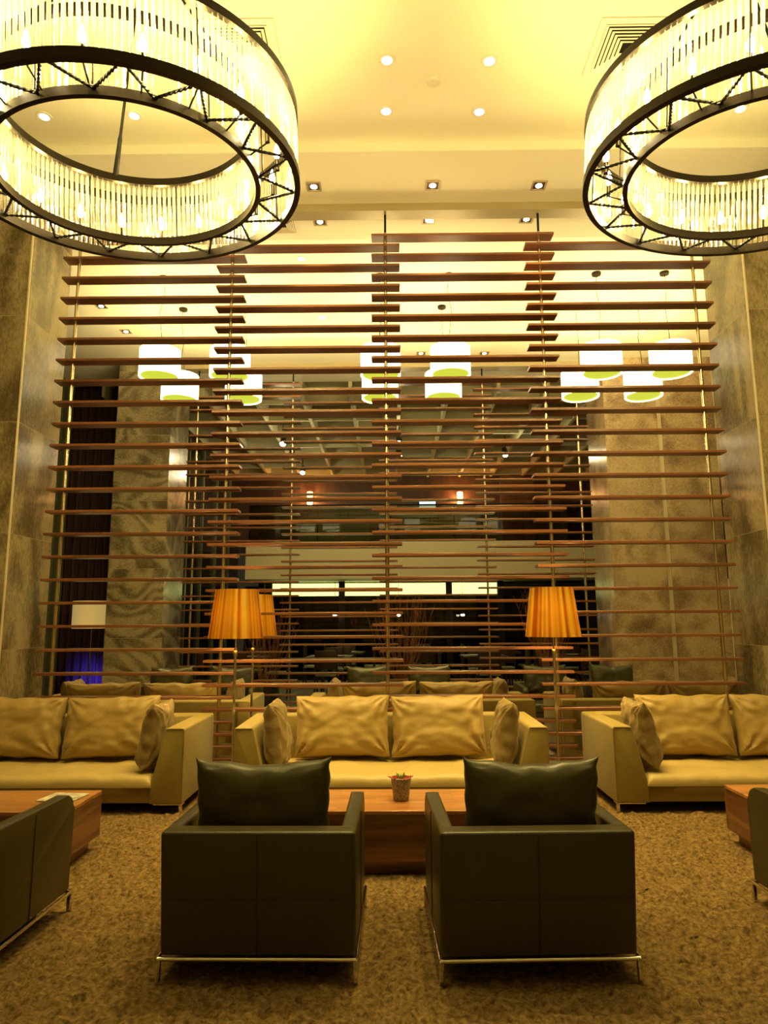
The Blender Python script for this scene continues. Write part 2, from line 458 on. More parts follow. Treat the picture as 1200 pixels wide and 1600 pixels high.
struct('window_4', box((-3.25, 17.04, .08), (6.4, 17.06, 2.36)), M['pane'])
# ceiling slot the front screen hangs from, and its twin further back
struct('trim_7', box((-3.3, 6.32, 5.44), (3.3, 6.48, 5.53)), M['beam'])
struct('trim_8', box((-3.3, 10.62, 5.44), (3.3, 10.82, 5.53)), M['beam'])

# ------------------------------------------------------------------ rug
def rug():
    rng = np.random.default_rng(3)
    xs = np.arange(-4.4, 4.4, .0125); ys = np.arange(1.4, 6.15, .0125)
    X, Y = np.meshgrid(xs, ys)
    nx, ny = len(xs), len(ys)
    def smooth_noise(step):
        g = rng.normal(size=(int(ny / step) + 3, int(nx / step) + 3))
        yi, xi = np.arange(ny) / step, np.arange(nx) / step
        y0, x0 = yi.astype(int), xi.astype(int)
        fy, fx = (yi - y0)[:, None], (xi - x0)[None]
        fy, fx = fy * fy * (3 - 2 * fy), fx * fx * (3 - 2 * fx)
        return (g[y0][:, x0] * (1 - fy) * (1 - fx) + g[y0 + 1][:, x0] * fy * (1 - fx) + g[y0][:, x0 + 1] * (1 - fy) * fx + g[y0 + 1][:, x0 + 1] * fy * fx)
    Z = .018 + .0085 * smooth_noise(2.3) + .003 * rng.normal(size=X.shape) + .005 * smooth_noise(9)
    Z = np.clip(Z, .004, .040)
    for x0, x1, y0, y1 in ((-4, 4, 5.27, 6.15), (-.98, -.08, 2.88, 3.72), (.13, 1.02, 2.86, 3.72), (-2.5, -1.54, 2.8, 3.7), (1.76, 2.7, 2.9, 3.8), (-.78, .84, 4.03, 4.6), (-3.4, -1.8, 4.03, 4.6), (2.1, 3.7, 4.12, 4.7)):
        k = (X > x0) & (X < x1) & (Y > y0) & (Y < y1); Z[k] = np.minimum(Z[k] * .5, .0105)   # pile pressed flat under the furniture
    X = X + rng.normal(size=X.shape) * .003 + .008 * smooth_noise(5); Y = Y + rng.normal(size=X.shape) * .003 + .008 * smooth_noise(5)
    co = np.stack([X, Y, Z], -1).reshape(-1, 3)
    i = np.arange((ny - 1) * nx).reshape(ny - 1, nx)[:, :-1].ravel()
    fa = np.stack([i, i + 1, i + nx + 1, i + nx], -1)
    me = bpy.data.meshes.new('shag_rug')
    me.vertices.add(len(co)); me.vertices.foreach_set('co', co.ravel())
    me.loops.add(fa.size); me.loops.foreach_set('vertex_index', fa.ravel().astype(np.int32))
    me.polygons.add(len(fa)); me.polygons.foreach_set('loop_start', np.arange(0, fa.size, 4, dtype=np.int32))
    me.update(calc_edges=True); me.validate()
    me.materials.append(M['rug'])
    o = bpy.data.objects.new('shag_rug', me); COL.objects.link(o)
    tag(o, 'thick brown shag rug covering the floor under the front seating', 'rug')
rug()

# ------------------------------------------------------------------ chandeliers
def chandelier(loc, zl, zt, tilt, label, phase):
    RO, RI = 1.0, .73
    h = zt - zl
    t = thing('chandelier', label, 'chandelier', (loc[0], loc[1], zl), group='ring chandeliers')
    t.rotation_euler = (tilt[1], -tilt[0], 0)
    obj('outer_lower_rim', ring(RO - .035, RO, 0, .055), M['bronze'], t)
    obj('inner_lower_rim', ring(RI, RI + .03, 0, .05), M['bronze'], t)
    obj('outer_upper_rim', ring(RO - .03, RO, h - .05, h), M['bronze'], t)
    obj('inner_upper_rim', ring(RI, RI + .03, h - .05, h), M['bronze'], t)
    n = 17
    for k in range(n):                                                    # zigzag of twisted rods between the two lower rims
        a0 = 2 * PI * k / n + phase; a1 = a0 + PI / n; a2 = a0 + 2 * PI / n
        P = lambda r, a, z=.03: Vector((r * math.cos(a), r * math.sin(a), z))
        for p, q in ((P(RO - .03, a0), P(RI + .03, a1)), (P(RI + .03, a1), P(RO - .03, a2))):
            bm = bmesh.new(); d = q - p; L = d.length; ax = d.normalized(); s = ax.cross(Vector((0, 0, 1))).normalized(); u = s.cross(ax)
            for ph in (0, PI):
                add_tube(bm, [p + d * (i / 18) + (s * math.cos(i * 1.6 + ph) + u * math.sin(i * 1.6 + ph)) * .005 for i in range(19)], .0055, seg=5)
            obj('brace', bm, M['black'], t)
        if k % 2 == 0:
            obj('post', tube([P(RI + .05, a1, .04), P(RI + .05, a1, h - .04)], .005, seg=6), M['black'], t)
            obj('post', tube([P(RO - .05, a0, .04), P(RO - .05, a0, h - .04)], .005, seg=6), M['black'], t)
    # clear glass rods hung edge to edge round both faces
    mw = Matrix.Translation(t.location) @ t.rotation_euler.to_matrix().to_4x4()
    def rod_bm(): 
        bm = bmesh.new()
        z0, z1 = .05, h - .075
        add_lathe(bm, [(.0015, z0 - .006), (.0095, z0 + .003), (.0105, z0 + .02), (.0105, z1 - .02), (.0095, z1 - .004), (.002, z1)], 7)
        add_tube(bm, [(0, 0, z1), (0, 0, z1 + .03)], .003, seg=4)
        return bm
    spots = []
    for r, cnt in ((RO - .017, 190), (RI + .015, 138)):
        for k in range(cnt):
            a = 2 * PI * (k + .5) / cnt
            p = Vector((r * math.cos(a), r * math.sin(a), 0))
            wp = mw @ (p + Vector((0, 0, h / 2)))
            spots.append(((0 if shown(wp) else 100) + (wp - cam.location).length, p))
    spots.sort(key=lambda s: s[0])
    b0 = rod_bm(); first = obj('glass_rod', b0, M['glass_rod'], t, loc=spots[0][1])
    for _, p in spots[1:100]:
        c = first.copy(); COL.objects.link(c); c.location = p
    bm = bmesh.new(); bm_src = bmesh.new(); bm_src.from_mesh(first.data)
    tmp = [v.co.copy() for v in bm_src.verts]; fcs = [[v.index for v in f.verts] for f in bm_src.faces]; bm_src.free()
    for _, p in spots[100:]:
        vs = [bm.verts.new(c + p) for c in tmp]
        for f in fcs: bm.faces.new([vs[i] for i in f])
    rest = obj('glass_rods', bm, M['glass_rod'], t); rest['kind'] = 'stuff'
    # candle bulbs between the two faces
    nb = 20
    for k in range(nb):
        a = 2 * PI * (k + .35) / nb
        p = (.865 * math.cos(a), .865 * math.sin(a), 0)
        s = obj('bulb_socket', lathe([(.0, .10), (.014, .10), (.014, .17), (0, .17)], 10), M['bronze'], t, loc=p)
        obj('bulb', lathe([(.004, .17), (.016, .19), (.019, .21), (.012, .245), (.001, .275)], 12), M['bulb'], s)
        if True:
            light('POINT', 'bulb_light', (p[0], p[1], .32), CH_W, CH_COL, t, shadow_soft_size=.03)
        obj('bulb_arm', tube([(RI * math.cos(a), RI * math.sin(a), .03), (p[0], p[1], .10)], .005, seg=6), M['bronze'], t)
    top = Vector((0, 0, 5.61 - zl))
    inv = mw.inverted()
    anchor = inv @ Vector((loc[0], loc[1], 5.60))
    for k in range(3):
        a = 2 * PI * k / 3 + (2.05 if loc[0] < 0 else 2.75)
        p = Vector(((RI + .015) * math.cos(a), (RI + .015) * math.sin(a), h))
        bm = bmesh.new()
        add_tube(bm, [p, p + (anchor - p) * .16], .020, .014)
        add_tube(bm, [p + (anchor - p) * .16, p + (anchor - p) * .19], .016, .010)
        add_tube(bm, [p + (anchor - p) * .19, anchor], .010, .008)
        obj('suspension_rod', bm, M['black'], t)
    c = obj('ceiling_rose', lathe([(0, 0), (.09, 0), (.10, .01), (.10, .03), (0, .03)], 24, (0, 0, -.025)), M['bronze'], t, loc=anchor)
    c.rotation_euler = t.rotation_euler.to_matrix().inverted().to_euler()
    return t
CH_W, CH_COL = 9.8, (1., .76, .22)
chandelier((-1.524, 3.715), 3.961, 4.446, (.043, .059), 'left ring chandelier of clear glass rods and dark bronze rims', -1.62)
chandelier((2.192, 3.743), 3.974, 4.436, (-.06, .066), 'right ring chandelier of clear glass rods, cut by the photo edge', -1.72)

# ------------------------------------------------------------------ slatted screens
SLAT_Z = 5.19; PITCH_Z = .2126; NS = 24
RODX = [-3.09, -1.555, -.03, 1.505, 3.015]
def screen():
    t = thing('hanging_slat_screen', 'front hanging screen of staggered walnut slats behind the tan sofas', 'screen', (0, 6.4, 0), group='hanging slat screens')
    L = 1.81
    src = None
    for p in range(4):
        cx = (RODX[p] + RODX[p + 1]) / 2
        for k in range(NS):
            z = SLAT_Z - k * PITCH_Z - (PITCH_Z / 2 if p % 2 else 0)
            if src is None:
                bm = box((-L / 2, -.068, -.0125), (L / 2, .068, .0125), .003, 1)
                src = obj('slat', bm, M['slat'], t, loc=(cx, 0, z))
            else:
                c = src.copy(); COL.objects.link(c); c.location = (cx, 0, z)
    for x in RODX:
        obj('rod', tube([(x, 0, .0), (x, 0, 5.24)], .0165, seg=14), M['rod'], t)
        obj('hanger', tube([(x, 0, 5.24), (x, 0, 5.44)], .012, seg=10), M['black'], t)
    return t
sc1 = screen()
sc2 = copy_tree(sc1, loc=(0, 10.72, 0), label='second hanging slat screen further back, in front of the dining hall')

# ------------------------------------------------------------------ sofas
SOFA_W, SOFA_D = 2.33, .86
def make_sofa():
    t = thing('sofa', 'x', 'sofa', (0, 0, 0), group='tan two-seat sofas')
    w, d = SOFA_W / 2, SOFA_D
    obj('base', box((-w + .14, .02, .07), (w - .14, d - .02, .185), .012), M['sofa'], t)
    obj('backrest', prism([(d - .20, .19), (d - .015, .10), (d, .11), (d, .60), (d - .015, .612), (d - .13, .612), (d - .145, .60)], 'x', -w + .10, w - .10, .01), M['sofa'], t)
    for s in (-1, 1):
        poly = [(s * w, .07), (s * w, .595), (s * (w - .012), .608), (s * (w - .13), .608), (s * (w - .145), .595), (s * (w - .245), .19), (s * (w - .245), .07)]
        a = obj('arm', prism(poly, 'y', 0, d, .008), M['sofa'], t)
        bm = bmesh.new()                                                 # stitched seam down the front edge
        add_tube(bm, [(s * (w - .004), -.001, .08), (s * (w - .004), -.001, .59)], .004, seg=6)
        add_tube(bm, [(s * (w - .01), -.001, .601), (s * (w - .135), -.001, .601)], .004, seg=6)
        obj('piping', bm, M['bolster'], a)
    bm = bmesh.new()                                                     # one long seat cushion, softly crowned
    FZ = .200; n, k = 90, 26; x0, x1, y0, y1 = -w + .235, w - .235, -.02, d - .19
    g = [[None] * (k + 1) for _ in range(n + 1)]; gb = [[None] * (k + 1) for _ in range(n + 1)]
    for i in range(n + 1):
        for j in range(k + 1):
            u, v = 2 * i / n - 1, 2 * j / k - 1
            su, sv = math.sin(u * PI / 2 * .99) / math.sin(PI / 2 * .99), math.sin(v * PI / 2 * .99) / math.sin(PI / 2 * .99)
            p = max(0, (1 - abs(su) ** 40) * (1 - abs(sv) ** 9)) ** .42
            q = Vector((su * 5, sv * 2, 1.3))
            wv = noise.noise(q) * .012 + noise.noise(Vector((su * 9, sv * 3 + su * 3, 4))) * .008 - .010 * math.exp(-(su * 9) ** 2)
            x = x0 + (x1 - x0) * (su + 1) / 2; y = y0 + (y1 - y0) * (sv + 1) / 2
            g[i][j] = bm.verts.new((x, y, FZ + (.078 + wv) * p)); gb[i][j] = bm.verts.new((x, y, .188))
    for i in range(n):
        for j in range(k):
            bm.faces.new((g[i][j], g[i + 1][j], g[i + 1][j + 1], g[i][j + 1]))
            bm.faces.new((gb[i][j + 1], gb[i + 1][j + 1], gb[i + 1][j], gb[i][j]))
    for i in range(n):
        bm.faces.new((gb[i][0], gb[i + 1][0], g[i + 1][0], g[i][0])); bm.faces.new((g[i][k], g[i + 1][k], gb[i + 1][k], gb[i][k]))
    for j in range(k):
        bm.faces.new((gb[0][j + 1], gb[0][j], g[0][j], g[0][j + 1])); bm.faces.new((g[n][j + 1], g[n][j], gb[n][j], gb[n][j + 1]))
    obj('seat_cushion', bm, M['seat'], t)
    for sx in (-1, 1):
        for y in (.05, d - .05):
            bm = bmesh.new()
            add_box(bm, (sx * (w - .02) - .012, y - .03, 0), (sx * (w - .02) + .012, y - .012, .065), .003, 1)
            xa, xb = sorted((sx * (w - .005), sx * (w - .22)))
            add_box(bm, (xa, y - .035, .057), (xb, y + .035, .069), .003, 1)
            obj('leg', bm, M['chrome'], t)
    return t
SY = 5.30; FEET = .012
sofa = make_sofa(); sofa.location = (-.005, SY, 0)
sofa['label'] = 'tan sofa in the middle, behind the wooden table with the plant'
sofa.location.z = FEET
SOF = [(sofa, -.005, SY, 1)]
for x, lab in ((-2.70, 'tan sofa at the left, nearer side of the front screen'), (2.80, 'tan sofa at the right, nearer side of the front screen')):
    SOF.append((copy_tree(sofa, (x, SY, FEET), 0, lab), x, SY, 1))
RY = 8.0
for x, lab in ((-2.595, 'tan sofa seen from behind through the screen at the left'), (.285, 'tan sofa seen from behind through the middle of the screen'), (2.875, 'tan sofa seen from behind through the screen at the right')):
    SOF.append((copy_tree(sofa, (x, RY, 0), PI, lab), x, RY, -1))

cush_src = [obj('back_cushion', pillow(.772, .485, .20, seed=k, pinch=.035, wrinkle=.015, n=48), M['cushion']) for k in range(3)]
bol_src = [obj('side_cushion', pillow(.44, .48, .17, seed=k + 9, pinch=.05, wrinkle=.016, n=40), M['bolster']) for k in range(2)]
def place(src, loc, rot, label, cat, group, used=set()):
    o = src
    if src.name in used: o = src.copy(); COL.objects.link(o)
    used.add(src.name)
    o.location = loc; o.rotation_euler = rot
    return tag(o, label, cat, group)
SIDE = {0: 'the middle tan sofa', 1: 'the left tan sofa', 2: 'the right tan sofa', 3: 'the left sofa behind the screen', 4: 'the middle sofa behind the screen', 5: 'the right sofa behind the screen'}
for i, (s, x, y, d) in enumerate(SOF):
    g = 'back cushions of the front sofas' if d > 0 else 'back cushions of the sofas behind the screen'
    zc = .312 if d > 0 else .30
    for k, sx in enumerate((-1, 1)):
        place(cush_src[(i * 2 + k) % 3], (x + sx * .395, y + d * .52, zc), (R(-13 * d), R(random.uniform(-1.5, 1.5)), 0 if d > 0 else 0),
              'plump tan back cushion on the %s half of %s' % ('left' if sx < 0 else 'right', SIDE[i]), 'cushion', g)
    g = 'side cushions leaning on the front sofa arms' if d > 0 else 'side cushions of the sofas behind the screen'
    for k, sx in enumerate((-1, 1)):
        if i == 1 and sx < 0 or i == 2 and sx > 0: continue              # beyond the photo's edge
        place(bol_src[k], (x + sx * .842, y + d * .24, zc), (R(sx * 9), 0, R(90)),
              'bronze side cushion against the %s arm of %s' % ('left' if sx < 0 else 'right', SIDE[i]), 'cushion', g)

# ------------------------------------------------------------------ armchairs
CW, CD, CHH = .775, .74, .55
def make_chair():
    t = thing('armchair', 'x', 'armchair', group='dark leather armchairs')
    w = CW / 2
    LEAN, TOP = -.045, .565
    b = obj('backrest', prism([(0, .092), (.10, .092), (.10 + LEAN, TOP), (LEAN, TOP)], 'x', -w + .005, w - .005, .014), M['leather'], t)
    bm = bmesh.new()
    lean = lambda z: LEAN * (z - .092) / (TOP - .092)
    add_tube(bm, [(0, lean(.10) - .0005, .10), (0, lean(TOP - .014) - .0005, TOP - .014)], .0034, seg=6)
    add_tube(bm, [(-w + .014, lean(.31) - .0005, .31), (w - .014, lean(.31) - .0005, .31)], .0034, seg=6)
    add_tube(bm, [(-w + .014, lean(TOP) + .004, TOP - .010), (w - .014, lean(TOP) + .004, TOP - .010)], .003, seg=6)
    obj('seam', bm, M['seam'], b)
    for s in (-1, 1):
        x0, x1 = sorted((s * w, s * (w - .063)))
        poly = [(.012, .092), (CD, .092), (CD, CHH - .07)]
        for k in range(1, 7): poly.append((CD - .07 + .07 * math.cos(k * PI / 12), CHH - .07 + .07 * math.sin(k * PI / 12)))
        poly += [(LEAN + .004, TOP)]
        a = obj('arm', prism(poly, 'x', x0, x1, .016), M['leather'], t)
        bm = bmesh.new(); xs = s * (w + .0005)
        add_tube(bm, [(xs, CD * .5, .10), (xs, CD * .5, CHH - .012)], .0034, seg=6)
        add_tube(bm, [(s * (w - .006), .03, CHH - .006), (s * (w - .006), CD - .08, CHH - .006)], .003, seg=6)
        obj('seam', bm, M['seam'], a)
    obj('seat_base', box((-w + .06, .09, .092), (w - .06, CD - .02, .24), .01), M['leather'], t)
    obj('seat_cushion', box((-w + .068, .105, .24), (w - .068, CD - .005, .352), .04, 4), M['leather'], t)
    bm = bmesh.new()
    z = .084
    for p, q in (((-w, 0), (w, 0)), ((w, 0), (w, CD)), ((w, CD), (-w, CD)), ((-w, CD), (-w, 0))):
        add_tube(bm, [(p[0] * 1.008, p[1] + (-.004 if p[1] == 0 else .004), z), (q[0] * 1.008, q[1] + (-.004 if q[1] == 0 else .004), z)], .0085, seg=10)
    obj('chrome_rail', bm, M['chrome'], t)
    for sx in (-1, 1):
        for y in (0, CD):
            obj('leg', box((sx * w - .010, y - .010, 0), (sx * w + .010, y + .010, .085), .003, 1), M['chrome'], t)
    return t
ch = make_chair()
chairs = []
def put_chair(o, x, y, rz, label):
    o.location = (x, y, .012 if y < 6 else 0); o.rotation_euler = (0, 0, rz); o['label'] = label; return o
put_chair(ch, -.533, 2.93, R(-.6), 'dark leather armchair at the centre left, back to the camera')
put_chair(copy_tree(ch), .575, 2.925, R(1.8), 'dark leather armchair at the centre right, back to the camera')
put_chair(copy_tree(ch), -1.60 - CW / 2, 2.88, R(-1.5), 'dark leather armchair cut by the left edge of the photo')
put_chair(copy_tree(ch), 1.83 + CW / 2, 2.99, R(1.5), 'dark leather armchair cut by the right edge of the photo')
back_x = [(-2.97, 'leftmost'), (-2.15, 'second from left'), (-.30, 'third from left'), (.52, 'third from right'), (2.07, 'second from right'), (2.97, 'rightmost')]
for x, n_ in back_x:
    put_chair(copy_tree(ch), x, 9.75, PI, 'dark leather armchair facing the camera behind the screen, %s of six' % n_)
psrc = obj('leather_pillow', pillow(.592, .42, .18, seed=4, pinch=.05, sag=.06, wrinkle=.008, seam=True), M['pillow_leather'])
g = 'dark leather head pillows'
place(psrc, (-.553, 3.165, .405), (R(8), 0, R(-.6)), 'dark leather pillow on the centre left armchair', 'pillow', g)
place(psrc, (.594, 3.160, .405), (R(8), R(.5), R(1.8)), 'dark leather pillow on the centre right armchair', 'pillow', g)
for x, n_ in back_x:
    place(psrc, (x, 9.52, .395), (R(-8), R(random.uniform(-2, 2)), 0), 'dark leather pillow on the %s armchair behind the screen' % n_, 'pillow', g)

# ------------------------------------------------------------------ coffee tables
def make_table():
    t = thing('coffee_table', 'x', 'table', group='low wooden coffee tables')
    w, d = 1.50, .50
    obj('tabletop', box((-w / 2, 0, .318), (w / 2, d, .34), .003, 1), M['table_top'], t)
    bm = bmesh.new()
    add_box(bm, (-w / 2, 0, .075), (w / 2, .025, .318)); add_box(bm, (-w / 2, d - .025, .075), (w / 2, d, .318))
    obj('front_panel', bm, M['table_side'], t, smooth=False)
    for s in (-1, 1):
        xa, xb = sorted((s * w / 2 * .999, s * (w / 2 - .025)))
        obj('side_panel', box((xa, .025, .075), (xb, d - .025, .318)), M['table_side_y'], t, smooth=False)
    obj('plinth', box((-w / 2 + .05, .04, 0), (w / 2 - .05, d - .04, .075)), M['table_side'], t, smooth=False)
    return t
tb = make_table(); tb.location = (.03, 4.06, .012); tb['label'] = 'wooden coffee table in the centre with the potted plant on it'
copy_tree(tb, (-1.83 - .75, 4.06, .012), 0, 'wooden coffee table at the left edge with a magazine')
copy_tree(tb, (2.13 + .75, 4.16, .012), 0, 'wooden coffee table at the right edge')

t = thing('potted_succulent', 'small red and green succulent in a pebbled grey pot on the centre table', 'plant', (.055, 4.30, .353))
obj('pot', lathe([(0, 0), (.043, 0), (.046, .004), (.060, .125), (.056, .128), (.053, .115), (0, .112)], 28), M['pot_stone'], t)
def leaves(n, r, z, tilt, size, seed):
    bm = bmesh.new(); rr = random.Random(seed)
    for k in range(n):
        a = 2 * PI * k / n + rr.uniform(-.2, .2); tl = tilt + rr.uniform(-.15, .15); L = size * rr.uniform(.8, 1.2)
        d = Vector((math.cos(a) * math.cos(tl), math.sin(a) * math.cos(tl), math.sin(tl)))
        p = Vector((math.cos(a) * r, math.sin(a) * r, z))
        add_tube(bm, [p, p + d * L * .4, p + d * L * .8, p + d * L], .009, .001, 6)
    return bm
bm = leaves(11, .03, .115, .35, .045, 1)
obj('red_leaves', bm, M['red_leaf'], t)
bm = leaves(9, .004, .118, .9, .04, 2)
obj('green_rosette', bm, M['green_leaf'], t)
tag(obj('magazine', box((-.11, -.10, 0), (.11, .10, .008), .002, 1), M['paper'], loc=(-1.985, 4.36, .3525)), 'white magazine lying on the left coffee table', 'magazine').rotation_euler = (0, 0, R(-8))

# ------------------------------------------------------------------ floor lamps
def make_lamp():
    t = thing('floor_lamp', 'x', 'lamp', group='gold shade floor lamps')
    obj('base', lathe([(0, 0), (.125, 0), (.125, .012), (.02, .018), (0, .018)], 32), M['chrome'], t)
    p = obj('pole', tube([(0, 0, .015), (0, 0, 1.10)], .012, seg=12), M['chrome'], t)
    obj('dimmer_knob', lathe([(0, 1.09), (.018, 1.09), (.020, 1.13), (.013, 1.14), (0, 1.14)], 14), M['rod'], t)
    obj('stem', tube([(0, 0, 1.13), (0, 0, 1.45)], .006, seg=8), M['chrome'], t)
    s = obj('shade', lathe([(.237, 1.245), (.184, 1.665), (.181, 1.665), (.234, 1.245), (.237, 1.245)], 64), M['gold'], t)
    obj('spider', tube([(-.18, 0, 1.45), (.18, 0, 1.45)], .004, seg=6), M['chrome'], t)
    obj('bulb', lathe([(.005, 1.44), (.02, 1.46), (.03, 1.50), (.022, 1.535), (.001, 1.55)], 14), M['bulb'], t)
    light('POINT', 'lamp_light', (0, 0, 1.40), 24, WARM, t, shadow_soft_size=.03)
    return t
lamp = make_lamp(); lamp.location = (-1.345, 6.07, .012); lamp['label'] = 'floor lamp with gold shade between the left and middle sofas'
copy_tree(lamp, (1.405, 6.07, .012), 0, 'floor lamp with gold shade between the middle and right sofas')
copy_tree(lamp, (-1.375, 6.98, 0), 0, 'floor lamp with gold shade just behind the screen, partly hidden by the left lamp')

# ------------------------------------------------------------------ drum pendants
def make_pendant():
    t = thing('pendant_lamp', 'x', 'pendant lamp', group='white drum pendants')
    Rr, h = .250, .35
    obj('shade', lathe([(Rr - .006, 0), (Rr, 0), (Rr, h), (Rr - .006, h), (Rr - .006, 0)], 48), M['shade'], t)
    obj('diffuser', lathe([(0, .012), (.222, .012), (.226, .017), (.222, .022), (0, .022)], 40), M['diffuser'], t)
    obj('rim', lathe([(.225, .011), (Rr - .006, .002), (Rr - .006, .02), (.225, .023), (.225, .011)], 40), M['shade'], t)
    rr = random.Random(5)
    obj('wire', tube([(.0, 0, .1), (-.01, 0, .5), (.03, 0, .85), (-.02, 0, 1.12), (0, 0, 1.33)], .004, seg=6), M['black'], t)
    obj('canopy', lathe([(0, 1.308), (.055, 1.308), (.06, 1.322), (.06, 1.339), (0, 1.339)], 24), M['bronze'], t)
    light('POINT', 'pendant_light', (0, 0, .30), 30, (1., .76, .34), t, shadow_soft_size=.08)
    return t
pend = make_pendant()
names = ['leftmost pair', 'second pair from left', 'third pair from left', 'fourth pair from left', 'second pair from right', 'rightmost pair']
first = True
for j, (y, w_) in enumerate(((8.2, 'nearer'), (9.1, 'farther'))):
    for i, x in enumerate((-2.865, -1.985, -.105, .765, 2.64, 3.50)):
        o = pend if first else copy_tree(pend)
        first = False
        o.location = (x - .02 * j, y, 4.41); o.rotation_euler = (0, 0, random.uniform(0, 6))
        o['label'] = 'white drum pendant lamp, %s one of the %s' % (w_, names[i])

# ------------------------------------------------------------------ ceiling fittings
def make_round():
    t = thing('round_downlight', 'x', 'ceiling light', group='round ceiling downlights')
    obj('trim_ring', lathe([(.040, -.004), (.062, -.006), (.066, 0), (.062, .001), (.040, .001), (.040, -.004)], 28), M['white_metal'], t)
    obj('lens', lathe([(0, -.003), (.038, -.003), (.040, 0), (0, 0)], 24), M['lens'], t)
    light('SPOT', 'downlight_beam', (0, 0, -.02), 175, (1., .70, .20), t, spot_size=R(62), spot_blend=.6, shadow_soft_size=.04)
    return t
rd = make_round()
spots = [((.0, 4.64), 'nearer left of the four beside the chandeliers'), ((.78, 4.66), 'nearer right of the four between the chandeliers'),
         ((-.01, 5.17), 'farther left of the four between the chandeliers'), ((.77, 5.19), 'farther right of the four between the chandeliers'),
         ((-2.89, 5.19), 'left of two seen through the left chandelier'), ((-2.13, 5.19), 'right of two seen through the left chandelier'),
         ((2.2, 5.19), 'behind the left part of the right chandelier'), ((2.95, 5.19), 'behind the right part of the right chandelier')]
for k, ((x, y), n_) in enumerate(spots):
    o = rd if k == 0 else copy_tree(rd)
    o.location = (x, y, 5.609); o['label'] = 'round recessed downlight, ' + n_.replace('beside', 'between')
for (x, y), n_ in (((-1.06, 7.78), 'nearer of two in the bright recess behind the screen'), ((-.97, 9.42), 'farther of two in the bright recess behind the screen')):
    copy_tree(rd, (x, y, 5.749), 0, 'round recessed downlight, ' + n_)
def make_square():
    t = thing('square_downlight', 'x', 'ceiling light', group='square ceiling downlights')
    bm = bmesh.new()
    for lo, hi in (((-.07, -.07), (.07, -.055)), ((-.07, .055), (.07, .07)), ((-.07, -.055), (-.055, .055)), ((.055, -.055), (.07, .055))):
        add_box(bm, (lo[0], lo[1], -.006), (hi[0], hi[1], 0))
    obj('frame', bm, M['beam'], t, smooth=False)
    obj('reflector', box((-.055, -.055, -.003), (.055, .055, 0)), M['chrome'], t, smooth=False)
    obj('lens', lathe([(0, -.007), (.030, -.007), (.032, -.003), (0, -.003)], 24), M['lens'], t)
    light('SPOT', 'downlight_beam', (0, 0, -.03), 165, (1., .70, .20), t, spot_size=R(58), spot_blend=.6, shadow_soft_size=.04)
    return t
sq = make_square()
sqs = [((-.71, 6.04), 'left of the nearer row before the screen'), ((.43, 6.04), 'middle of the nearer row before the screen'), ((1.45, 6.06), 'right of the nearer row before the screen'),
       ((-.71, 6.63), 'left of the row just behind the screen slot'), ((.42, 6.62), 'middle of the row just behind the screen slot'), ((1.44, 6.62), 'right of the row just behind the screen slot'),
       ((-3.79, 8.52), 'nearer of two at the far left behind the screen'), ((-3.77, 9.33), 'farther of two at the far left behind the screen'),
       ((.50, 10.24), 'left of two behind the middle pendants'), ((1.49, 10.26), 'right of two behind the middle pendants')]
for k, ((x, y), n_) in enumerate(sqs):
    o = sq if k == 0 else copy_tree(sq)
    o.location = (x, y, 5.519); o['label'] = 'square recessed downlight, ' + n_
def make_vent(n, name, label):
    t = thing('air_vent', label, 'vent', group='square ceiling air vents')
    bm = box((-.29, -.29, -.004), (.29, .29, 0)); obj('backing', bm, M['black'], t, smooth=False)
    for k in range(n):
        r = .30 - k * .040
        bm = bmesh.new()
        for a in range(4):                                               # a square louvre sloping inward
            c, s_ = math.cos(a * PI / 2), math.sin(a * PI / 2)
            def Q(x, y, z): return bm.verts.new((c * x - s_ * y, s_ * x + c * y, z))
            o_, i_ = r, r - .033
            v = [Q(-o_, -o_, -.022), Q(o_, -o_, -.022), Q(i_, -i_, -.006), Q(-i_, -i_, -.006)]
            w_ = [Q(-o_, -o_, -.017), Q(o_, -o_, -.017), Q(i_, -i_, -.001), Q(-i_, -i_, -.001)]
            bm.faces.new(v); bm.faces.new(w_[::-1])
            bm.faces.new((v[0], v[1], w_[1], w_[0])); bm.faces.new((v[2], v[3], w_[3], w_[2]))
        obj('louvre', bm, M['white_metal'], t, smooth=False)
    bm = bmesh.new()
    for lo, hi in (((-.37, -.37), (.37, -.30)), ((-.37, .30), (.37, .37)), ((-.37, -.30), (-.30, .30)), ((.30, -.30), (.37, .30))): add_box(bm, (*lo, -.012), (*hi, 0))
    obj('frame', bm, M['white_metal'], t, smooth=False)
    return t
v = make_vent(6, '', 'square ceiling vent beside the right chandelier'); v.location = (1.79, 4.55, 5.608); v.scale = (.72, .72, .72)
v2 = copy_tree(v, (-1.07, 4.52, 5.608), 0, 'square ceiling vent behind the left chandelier')
v2.scale = (.72, .72, .72)
v3 = copy_tree(v, (-1.10, 6.70, 5.519), 0, 'ceiling vent below the left chandelier, nearer the screen'); v3.scale = (.42, .42, .42)
t = thing('smoke_detector', 'small round white smoke detector on the ceiling between the downlights', 'detector', (.37, 4.86, 5.609))
obj('body', lathe([(0, -.012), (.045, -.012), (.055, -.004), (.055, .001), (0, .001)], 28), M['white_metal'], t)

